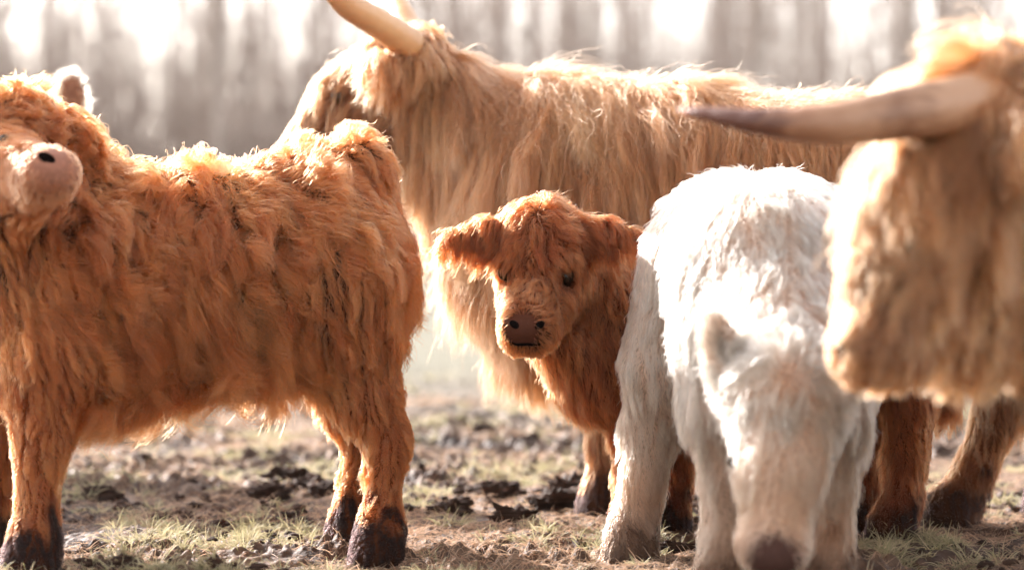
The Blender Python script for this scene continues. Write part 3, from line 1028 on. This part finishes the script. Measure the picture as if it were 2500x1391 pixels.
# ------------------------------------------------------------------ 6. a cow behind the yearling, of which an ear shows
def rear_cow():
    d = 8.0
    base = P(-500, 1000, d)
    base[2] = 0
    b = Body(base)
    b.d.update(col=(0.34, 0.18, 0.09), len=0.08, lift=0.35, curl=0.4, flow=(-0.1, 0, -1))
    b.cone(P(-150, 560, d), P(-800, 570, d), 0.33, 0.33)
    b.cone(P(-150, 480, d), P(60, 380, d), 0.2, 0.13)
    b.ell(P(110, 350, d), (0.11, 0.12, 0.11))
    b.cone(P(120, 370, d - .03), P(150, 520, d - .25), 0.105, 0.065)
    er = dict(len=0.035, lift=0.5, dens=3.0, curl=0.2)
    b.cone(P(150, 320, d), P(165, 285, d), 0.035, 0.035, flow=(0, 0, 1), **er)
    b.ell(P(172, 238, d), (0.085, 0.052, 0.017), frame((0.05, 0, 1), (1, 0.1, 0)), flow=(0.0, 0, 0.5), col=(0.30, 0.13, 0.08), **er)
    b.carve(P(174, 246, d - .025), (0.06, 0.03, 0.017), frame((0.05, 0, 1), (1, 0.1, 0)))
    b.cone(P(60, 310, d + .1), P(20, 280, d + .2), 0.035, 0.025, **er)
    for x in (-150, -230, -760, -850):
        dd = d + (0.15 if x in (-230, -850) else -0.15)
        b.cone(P(x, 750, dd), P(x, 900, dd), 0.13, 0.08)
        yb = HOR + FPX * CAMZ / dd - 15
        leg(b, [(x, 900, dd, .075), (x, 1020, dd, .05), (x, yb - 40, dd, .045), (x, yb, dd, .05)])
    b.build(0.015)
    o = b.mesh('highland_cow', HIDE)
    tag(o, 'cow hidden behind the ginger yearling, only its upright pale ear showing', 'cow')
    ip = P(174, 246, d)
    b.coat('coat', FUR, o, int(26000 * QUALITY), K=7, seed=22, tint=(0.7, 0.42, 0.22), var=0.15, r0=0.0011, clump=20, cl=0.6, wild=0.3, back=0.2,
           sel=lambda q: np.where(np.linalg.norm((q - ip) * np.array([1, 0.2, 0.5]), axis=1) < 0.027, 0.05, 1.0))
    return b


# ------------------------------------------------------------------ ground
def ground_mat():
    m, t, b = new_mat('muddy_meadow')
    geo = t.nodes.new('ShaderNodeNewGeometry')
    n1 = t.nodes.new('ShaderNodeTexNoise')
    n1.inputs['Scale'].default_value = 2.2
    n1.inputs['Detail'].default_value = 8
    n1.inputs['Roughness'].default_value = 0.65
    n2 = t.nodes.new('ShaderNodeTexNoise')
    n2.inputs['Scale'].default_value = 45
    n2.inputs['Detail'].default_value = 6
    t.links.new(geo.outputs['Position'], n1.inputs['Vector'])
    t.links.new(geo.outputs['Position'], n2.inputs['Vector'])
    r1 = ramp(t, [(0.33, (0.022, 0.010, 0.006)), (0.46, (0.066, 0.035, 0.021)), (0.6, (0.15, 0.092, 0.058)), (0.74, (0.18, 0.125, 0.07))])
    r2 = ramp(t, [(0.3, (0.35, 0.33, 0.3)), (0.65, (1.5, 1.45, 1.35))])
    t.links.new(n1.outputs['Fac'], r1.inputs[0])
    t.links.new(n2.outputs['Fac'], r2.inputs[0])
    mx = t.nodes.new('ShaderNodeMix')
    mx.data_type = 'RGBA'
    mx.blend_type = 'MULTIPLY'
    mx.inputs[0].default_value = 0.8
    t.links.new(r1.outputs[0], mx.inputs[6])
    t.links.new(r2.outputs[0], mx.inputs[7])
    # beyond the trampled strip the meadow is grown over
    sp = t.nodes.new('ShaderNodeSeparateXYZ')
    t.links.new(geo.outputs['Position'], sp.inputs[0])
    mr = t.nodes.new('ShaderNodeMapRange')
    mr.inputs['From Min'].default_value = 9
    mr.inputs['From Max'].default_value = 15
    t.links.new(sp.outputs['Y'], mr.inputs['Value'])
    far = ramp(t, [(0.3, (0.07, 0.066, 0.034)), (0.7, (0.125, 0.115, 0.064))])
    n3 = t.nodes.new('ShaderNodeTexNoise')
    n3.inputs['Scale'].default_value = 0.7
    n3.inputs['Detail'].default_value = 5
    t.links.new(geo.outputs['Position'], n3.inputs['Vector'])
    t.links.new(n3.outputs['Fac'], far.inputs[0])
    m2 = t.nodes.new('ShaderNodeMix')
    m2.data_type = 'RGBA'
    t.links.new(mr.outputs[0], m2.inputs[0])
    t.links.new(mx.outputs[2], m2.inputs[6])
    t.links.new(far.outputs[0], m2.inputs[7])
    t.links.new(m2.outputs[2], b.inputs['Base Color'])
    b.inputs['Roughness'].default_value = 0.7
    b.inputs['Specular IOR Level'].default_value = 0.5
    bp = t.nodes.new('ShaderNodeBump')
    bp.inputs['Strength'].default_value = 0.8
    bp.inputs['Distance'].default_value = 0.012
    t.links.new(n2.outputs['Fac'], bp.inputs['Height'])
    t.links.new(bp.outputs[0], b.inputs['Normal'])
    return m


def hgt(x, y):
    q = np.stack([x, y, np.zeros_like(x)], 1)
    a = (fbm(q * 2.2, 3, 40) - 0.5) * 0.05
    pat = np.clip((fbm(q * 2.6, 3, 60) - 0.34) * 4, 0.3, 1)
    m = (fbm(q * 7, 2, 50) - 0.5) * 0.05
    pits = -np.clip(0.40 - fbm(q * 5.2, 3, 53), 0, 1) * 0.32
    d = vnoise(q * 24, 51)
    e = fbm(q * 42, 2, 52)
    crumb = np.clip(d - 0.42, 0, 1) * 0.06 + np.clip(e - 0.42, 0, 1) * 0.06
    rough = m + pits
    fade = np.clip((17 - y) / 8, 0, 1)
    return (a + (rough + crumb) * pat) * fade


GM = ground_mat()


def ground():
    ys = np.concatenate([np.arange(3.4, 4.9, 0.03), np.arange(4.9, 6.8, 0.0055), np.arange(6.8, 10, 0.015), np.arange(10, 17, 0.05), [17.5, 19, 23, 30, 50, 90, 160, 240]])
    ys = np.concatenate([[-20, -2, 2, 3], ys])
    xs = np.concatenate([[-200, -60, -20, -8, -4], np.arange(-2.4, -1.7, 0.02), np.arange(-1.7, 1.7, 0.0055), np.arange(1.7, 2.4, 0.02), [2.4, 4, 8, 20, 60, 200]])
    X, Y = np.meshgrid(xs, ys)
    x, y = X.ravel(), Y.ravel()
    edge = np.clip((2.9 - np.abs(x)) / 0.5, 0.0, 1) * np.clip((y - 3.0) / 0.4, 0, 1)
    z = hgt(x, y) * edge
    nx, ny = len(xs), len(ys)
    i = np.arange(ny - 1)[:, None] * nx + np.arange(nx - 1)[None, :]
    F = np.stack([i, i + 1, i + nx + 1, i + nx], -1).reshape(-1, 4)
    o = mesh_obj('ground', np.stack([x, y, z], 1), F, GM)
    tag(o, 'trampled muddy meadow with clods and worn grass', 'ground', kind='structure')


def blade_mat():
    m = bpy.data.materials.new('grass_blade')
    m.use_nodes = True
    t = m.node_tree
    t.nodes.remove(t.nodes['Principled BSDF'])
    a = t.nodes.new('ShaderNodeAttribute')
    a.attribute_name = 'tint'
    d = t.nodes.new('ShaderNodeBsdfDiffuse')
    tr = t.nodes.new('ShaderNodeBsdfTranslucent')
    g = t.nodes.new('ShaderNodeBsdfGlossy')
    g.inputs['Roughness'].default_value = 0.4
    g.inputs['Color'].default_value = (0.5, 0.5, 0.5, 1)
    for s in (d, tr):
        t.links.new(a.outputs['Color'], s.inputs['Color'])
    m1 = t.nodes.new('ShaderNodeMixShader')
    m1.inputs[0].default_value = 0.5
    t.links.new(d.outputs[0], m1.inputs[1])
    t.links.new(tr.outputs[0], m1.inputs[2])
    m2 = t.nodes.new('ShaderNodeMixShader')
    m2.inputs[0].default_value = 0.12
    t.links.new(m1.outputs[0], m2.inputs[1])
    t.links.new(g.outputs[0], m2.inputs[2])
    t.links.new(m2.outputs[0], t.nodes['Material Output'].inputs['Surface'])
    return m


BLADE = blade_mat()


def scatter(name, label, N, y0, y1, length, lay, cols, thr, seed, r0, gain=6.0, K=5, per=1, sp=0.01):
    g = np.random.default_rng(seed)
    M = N * 3 // per
    y = y0 + (y1 - y0) * g.random(M) ** 1.5
    x = (g.random(M) - 0.5) * 2 * (y * 0.26 + 0.15)
    q = np.stack([x, y, x * 0], 1)
    d = np.clip((fbm(q * 3.2, 4, 70 + seed) - thr) * gain, 0, 1) + 0.04
    k = g.random(M) < d
    cx, cy_ = x[k][:N // per], y[k][:N // per]
    size = (0.5 + 0.9 * g.random(len(cx))).repeat(per)
    ox, oy = g.normal(0, sp, len(cx) * per), g.normal(0, sp, len(cx) * per)
    x, y = cx.repeat(per) + ox, cy_.repeat(per) + oy
    n = len(x)
    z = hgt(x, y)
    az = np.arctan2(oy, ox) + g.normal(0, 0.7, n)
    L = length * (0.4 + 1.1 * g.random(n) ** 1.5) * size
    el = np.clip(g.normal(lay, 0.35, n), 0.02, 1.5)
    t = np.linspace(0, 1, K)
    bend = g.random(n) * 1.3
    pts = np.zeros((n, K, 3))
    p = np.stack([x, y, z - 0.004], 1)
    pts[:, 0] = p
    for i in range(1, K):
        e = el - bend * t[i]
        st = np.stack([np.cos(e) * np.cos(az), np.cos(e) * np.sin(az), np.sin(e)], 1)
        p = p + st * (L / (K - 1))[:, None]
        gz = hgt(p[:, 0], p[:, 1]) + 0.002
        p[:, 2] = np.maximum(p[:, 2], gz)
        pts[:, i] = p
    ci = g.random(n)[:, None]
    col = np.array(cols[0]) * (1 - ci) + np.array(cols[1]) * ci
    col = col * (0.7 + 0.6 * g.random((n, 1)))
    rad = r0 * (0.7 + 0.6 * g.random(n))[:, None] * (1 - 0.75 * t ** 2)[None, :]
    o = curves_obj(name, pts, rad, col, BLADE)
    tag(o, label, 'grass', kind='stuff')


def clods():
    g = np.random.default_rng(31)
    m, t, b = new_mat('wet_mud')
    n = t.nodes.new('ShaderNodeTexNoise')
    n.inputs['Scale'].default_value = 40
    n.inputs['Detail'].default_value = 6
    r = ramp(t, [(0.35, (0.013, 0.006, 0.0035)), (0.7, (0.08, 0.042, 0.026))])
    t.links.new(n.outputs['Fac'], r.inputs[0])
    t.links.new(r.outputs[0], b.inputs['Base Color'])
    b.inputs['Roughness'].default_value = 0.8
    b.inputs['Specular IOR Level'].default_value = 0.25
    bp = t.nodes.new('ShaderNodeBump')
    bp.inputs['Distance'].default_value = 0.01
    t.links.new(n.outputs['Fac'], bp.inputs['Height'])
    t.links.new(bp.outputs[0], b.inputs['Normal'])
    import bmesh
    bm = bmesh.new()
    bmesh.ops.create_icosphere(bm, subdivisions=4, radius=1)
    VB = np.array([v.co[:] for v in bm.verts])
    FB = np.array([[v.index for v in f.verts] for f in bm.faces])
    bm.free()
    bm = bmesh.new()
    bmesh.ops.create_icosphere(bm, subdivisions=2, radius=1)
    VS = np.array([v.co[:] for v in bm.verts])
    FS = np.array([[v.index for v in f.verts] for f in bm.faces])
    bm.free()
    Vs, Fs, o = [], [], 0
    spots = [(P(px, py, CAMZ * FPX / (py - HOR)), s) for px, py, s in
             ((700, 1190, .05), (760, 1200, .06), (800, 1215, .06), (1190, 1210, .085), (1230, 1215, .07), (1400, 1215, .08), (1440, 1235, .08), (1380, 1240, .06), (1100, 1260, .05), (1260, 1280, .05), (250, 1230, .05), (660, 1225, .06), (1340, 1250, .07), (1640, 1345, .06), (1100, 1050, .06), (1180, 1065, .06), (1290, 1090, .05))]
    for i in range(6000):
        y = 4.7 + 7 * g.random() ** 1.4
        x = (g.random() - 0.5) * 2 * (y * 0.25)
        if vnoise(np.array([[x * 1.6, y * 1.6, 3.3]]), 77)[0] < 0.45:
            continue
        spots.append((np.array([x, y, 0]), 0.006 + 0.017 * g.random() ** 2.5))
    for c, s in spots:
        h = hgt(np.array([c[0]]), np.array([c[1]]))[0]
        V0, F0 = (VB, FB) if s > 0.032 else (VS, FS)
        s = min(s, 0.055)
        sc = s * np.array([1.2 * (0.7 + 0.6 * g.random()), 1.0, 0.55 + 0.3 * g.random()])
        off = g.random(3) * 50
        rr = 0.35 + 0.75 * fbm(V0 * 1.5 + off, 3, 5) + 0.55 * np.abs(vnoise(V0 * 4 + off, 6) - 0.5) + 0.5 * np.abs(vnoise(V0 * 9 + off, 8) - 0.5)
        rr = rr * (1 + (0.10 if s > 0.032 else 0.2) * g.normal(0, 1, len(V0)))
        if s > 0.032:
            rr = rr * (0.55 + 0.9 * vnoise(V0 * 3.1 + off, 9))
        V = V0 * rr[:, None] * sc + np.array([c[0], c[1], h + s * 0.15])
        Vs.append(V)
        Fs.append(F0 + o)
        o += len(V0)
    ob = mesh_obj('mud', np.vstack(Vs), np.vstack(Fs), m, smooth=False)
    tag(ob, 'dark wet mud clods thrown up on the trampled grass', 'mud', kind='stuff')


# ------------------------------------------------------------------ woods and the car far behind
def bark_mat(name, c0, c1):
    m, t, b = new_mat(name)
    n = t.nodes.new('ShaderNodeTexNoise')
    n.inputs['Scale'].default_value = 3
    n.inputs['Detail'].default_value = 6
    r = ramp(t, [(0.3, c0), (0.7, c1)])
    t.links.new(n.outputs['Fac'], r.inputs[0])
    t.links.new(r.outputs[0], b.inputs['Base Color'])
    b.inputs['Roughness'].default_value = 0.8
    return m


BARK = bark_mat('bark', (0.26, 0.215, 0.185), (0.44, 0.375, 0.33))
TWIG = bark_mat('twig', (0.26, 0.205, 0.17), (0.42, 0.345, 0.295))


def join(parts):
    V, F, o = [], [], 0
    for v, f in parts:
        V.append(v)
        F += [tuple(i + o for i in ff) for ff in f]
        o += len(v)
    return np.vstack(V), F


def tree_proto(seed, h, r):
    g = np.random.default_rng(seed)
    n = 12
    z = np.linspace(-0.2, h, n)
    sw = np.cumsum(g.normal(0, 0.10, (n, 2)), 0) * np.linspace(0, 1, n)[:, None]
    pts = np.stack([sw[:, 0], sw[:, 1], z], 1)
    tr = tube(pts, r * (1.15 - 0.85 * np.linspace(0, 1, n)), 8)
    br = []
    for i in range(46):
        f = g.random()
        hz = 0.8 + (h - 0.8) * f
        k = np.interp(hz, z, np.arange(n))
        a = np.array([np.interp(k, np.arange(n), pts[:, j]) for j in range(3)])
        az = g.random() * 6.283
        ln = (0.8 + 2.6 * g.random()) * (1.05 - 0.55 * f)
        el = 0.3 + 0.8 * g.random()
        dirv = np.array([math.cos(az) * math.cos(el), math.sin(az) * math.cos(el), math.sin(el)])
        q = [a]
        for s in range(4):
            dirv = norm(dirv + g.normal(0, 0.18, 3) + np.array([0, 0, 0.1]))
            q.append(q[-1] + dirv * ln / 4)
        r0 = r * 0.22 * (1.1 - 0.6 * f)
        br.append(tube(q, np.linspace(r0, 0.008, 5), 4, cap=False))
        for s in range(4):
            st = q[1 + s % 4]
            d2 = norm(dirv + g.normal(0, 0.7, 3))
            qq = [st, st + d2 * ln * 0.22, st + norm(d2 + g.normal(0, .3, 3)) * ln * 0.45]
            br.append(tube(qq, [0.016, 0.012, 0.006], 3, cap=False))
    return tr, join(br)


def woods():
    g = np.random.default_rng(5)
    protos = []
    for s in range(6):
        tr, br = tree_proto(100 + s, 13 + 4 * g.random(), 0.08 + 0.018 * s)
        protos.append((tr, br))
    meshes = []
    kinds = ['slender bare tree in the blurred wood behind the herd', 'stouter bare tree in the blurred wood behind the herd']
    def plant(i, x, y, s, label, group='bare trees of the wood behind the herd'):
        if meshes[i] is None:
            t = mesh_obj('bare_tree', np.zeros((0, 3)), [], BARK) if False else None
        return None
    first = []
    for tr, br in protos:
        e = bpy.data.objects.new('bare_tree', None)
        C.objects.link(e)
        a = mesh_obj('trunk', tr[0], tr[1], BARK, e)
        c = mesh_obj('crown', br[0], br[1], TWIG, e)
        first.append((e, a, c))
    used = [False] * 6

    def put(i, x, y, rz, s, label, group='bare trees of the wood behind the herd'):
        e, a, c = first[i]
        if used[i]:
            e2 = e.copy()
            C.objects.link(e2)
            for ch in (a, c):
                n = ch.copy()
                C.objects.link(n)
                n.parent = e2
            e = e2
        used[i] = True
        e.location = (x, y, 0)
        e.rotation_euler = (0, 0, rz)
        e.scale = (s, s, s)
        tag(e, label, 'tree', group)

    at = lambda px, d: (px - 1250) / FPX * d
    put(5, at(1840, 62), 62, 0.4, 1.0, 'dark trunk rising above the blond cow back, tallest streak right of centre')
    put(4, at(1290, 66), 66, 1.4, 1.0, 'bare tree rising above the blond cow shoulders')
    put(3, at(2190, 64), 64, 2.4, 1.0, 'bare tree right of the dark trunk, above the long horn')
    put(4, at(540, 64), 64, 3.0, 1.0, 'bare tree left of the horned head, above the ginger yearling')
    for k in range(285):
        y = 68 + 75 * g.random() ** 0.9
        x = (g.random() - 0.5) * 2 * (y * (0.24 if k < 215 else 0.5) + 3)
        i = int(g.integers(0, 6))
        put(i, x, y, g.random() * 6.28, 0.85 + 0.4 * g.random(), kinds[0] if i < 3 else kinds[1], kinds_group[0] if i < 3 else kinds_group[1])
    # undergrowth and saplings: one mass
    parts = []
    for k in range(17000):
        y = 67 + 80 * g.random()
        x = (g.random() - 0.5) * 2 * (y * (0.26 if k < 10000 else 0.55) + 4)
        h = 2.0 + 9.0 * g.random() ** 1.2
        q = [np.array([x, y, -0.1])]
        d = norm(np.array([g.normal(0, .12), g.normal(0, .12), 1]))
        for s in range(3):
            d = norm(d + g.normal(0, .12, 3))
            q.append(q[-1] + d * h / 3)
        parts.append(tube(q, np.array([0.035, 0.028, 0.018, 0.006]) * (0.6 + g.random()), 3, cap=False))
    V, F = join(parts)
    o = mesh_obj('undergrowth', V, F, TWIG)
    tag(o, 'thin grey saplings and undergrowth of the far wood', 'undergrowth', kind='stuff')


kinds_group = ['slender bare trees of the wood', 'stouter bare trees of the wood']


def car():
    d = 62.0
    x0 = (1012 - 1250) / FPX * d
    e = bpy.data.objects.new('parked_car', None)
    C.objects.link(e)
    e.location = (x0, d, 0)
    tag(e, 'pale red car far off, blurred between the yearling and the blond cow', 'car')
    paint, t, b = new_mat('red_paint')
    b.inputs['Base Color'].default_value = (0.55, 0.07, 0.06, 1)
    b.inputs['Roughness'].default_value = 0.3
    glass, t, b = new_mat('car_glass')
    b.inputs['Base Color'].default_value = (0.06, 0.06, 0.08, 1)
    b.inputs['Roughness'].default_value = 0.08
    rub, t, b = new_mat('tyre_rubber')
    b.inputs['Base Color'].default_value = (0.02, 0.02, 0.02, 1)
    import bmesh
    def extr(prof, w, mat, name, par, bev=0.05):
        bm = bmesh.new()
        vs = [bm.verts.new((x, -w / 2, z)) for x, z in prof]
        f = bm.faces.new(vs)
        r = bmesh.ops.extrude_face_region(bm, geom=[f])
        bmesh.ops.translate(bm, vec=(0, w, 0), verts=[v for v in r['geom'] if isinstance(v, bmesh.types.BMVert)])
        bmesh.ops.recalc_face_normals(bm, faces=bm.faces)
        bmesh.ops.bevel(bm, geom=list(bm.edges), offset=bev, segments=2, affect='EDGES')
        me = bpy.data.meshes.new(name)
        bm.to_mesh(me)
        bm.free()
        me.materials.append(mat)
        o = bpy.data.objects.new(name, me)
        C.objects.link(o)
        o.parent = par
        return o
    extr([(-2.0, 0.3), (2.0, 0.3), (2.05, 0.62), (1.85, 0.86), (0.95, 0.95), (-1.9, 0.98), (-2.05, 0.7)], 1.7, paint, 'body', e)
    extr([(-1.7, 0.96), (0.95, 0.94), (0.25, 1.40), (-1.25, 1.42)], 1.5, glass, 'window', e, 0.04)
    extr([(-1.28, 1.40), (0.27, 1.38), (0.15, 1.47), (-1.1, 1.49)], 1.44, paint, 'roof', e, 0.03)
    for x in (-1.25, 1.25):
        for y in (-0.78, 0.78):
            V, F = tube([(x, y - 0.1, 0.31), (x, y + 0.1, 0.31)], [0.31, 0.31], 20)
            mesh_obj('wheel', V, F, rub, e, smooth=False)


ground()
clods()
scatter('grass', 'short pale grass growing in tufts on the trampled meadow', 80000, 4.7, 14, 0.036, 0.95, ((0.33, 0.31, 0.15), (0.54, 0.47, 0.30)), 0.55, 1, 0.0011, per=24, sp=0.011)
scatter('dry_grass', 'flattened straw coloured dry grass and litter on the mud', 170000, 4.7, 12, 0.030, 0.4, ((0.30, 0.18, 0.11), (0.66, 0.47, 0.32)), 0.36, 2, 0.0008, gain=3, K=4, per=4, sp=0.012)
woods()
car()
yearling()
mother()
calf()
white_calf()
right_cow()
rear_cow()


def haze():
    m = bpy.data.materials.new('misty_air')
    m.use_nodes = True
    t = m.node_tree
    t.nodes.remove(t.nodes['Principled BSDF'])
    v = t.nodes.new('ShaderNodeVolumePrincipled')
    v.inputs['Color'].default_value = (0.95, 0.93, 0.91, 1)
    v.inputs['Density'].default_value = 0.0002
    v.inputs['Anisotropy'].default_value = 0.3
    t.links.new(v.outputs[0], t.nodes['Material Output'].inputs['Volume'])
    x, y0, y1, z0, z1 = 210, -30, 250, -1.5, 30
    V = [(sx * x, y, z) for z in (z0, z1) for y in (y0, y1) for sx in (-1, 1)]
    F = [(0, 2, 3, 1), (4, 5, 7, 6), (0, 1, 5, 4), (2, 6, 7, 3), (0, 4, 6, 2), (1, 3, 7, 5)]
    o = mesh_obj('haze', V, F, m, smooth=False)
    tag(o, kind='stuff')


haze()
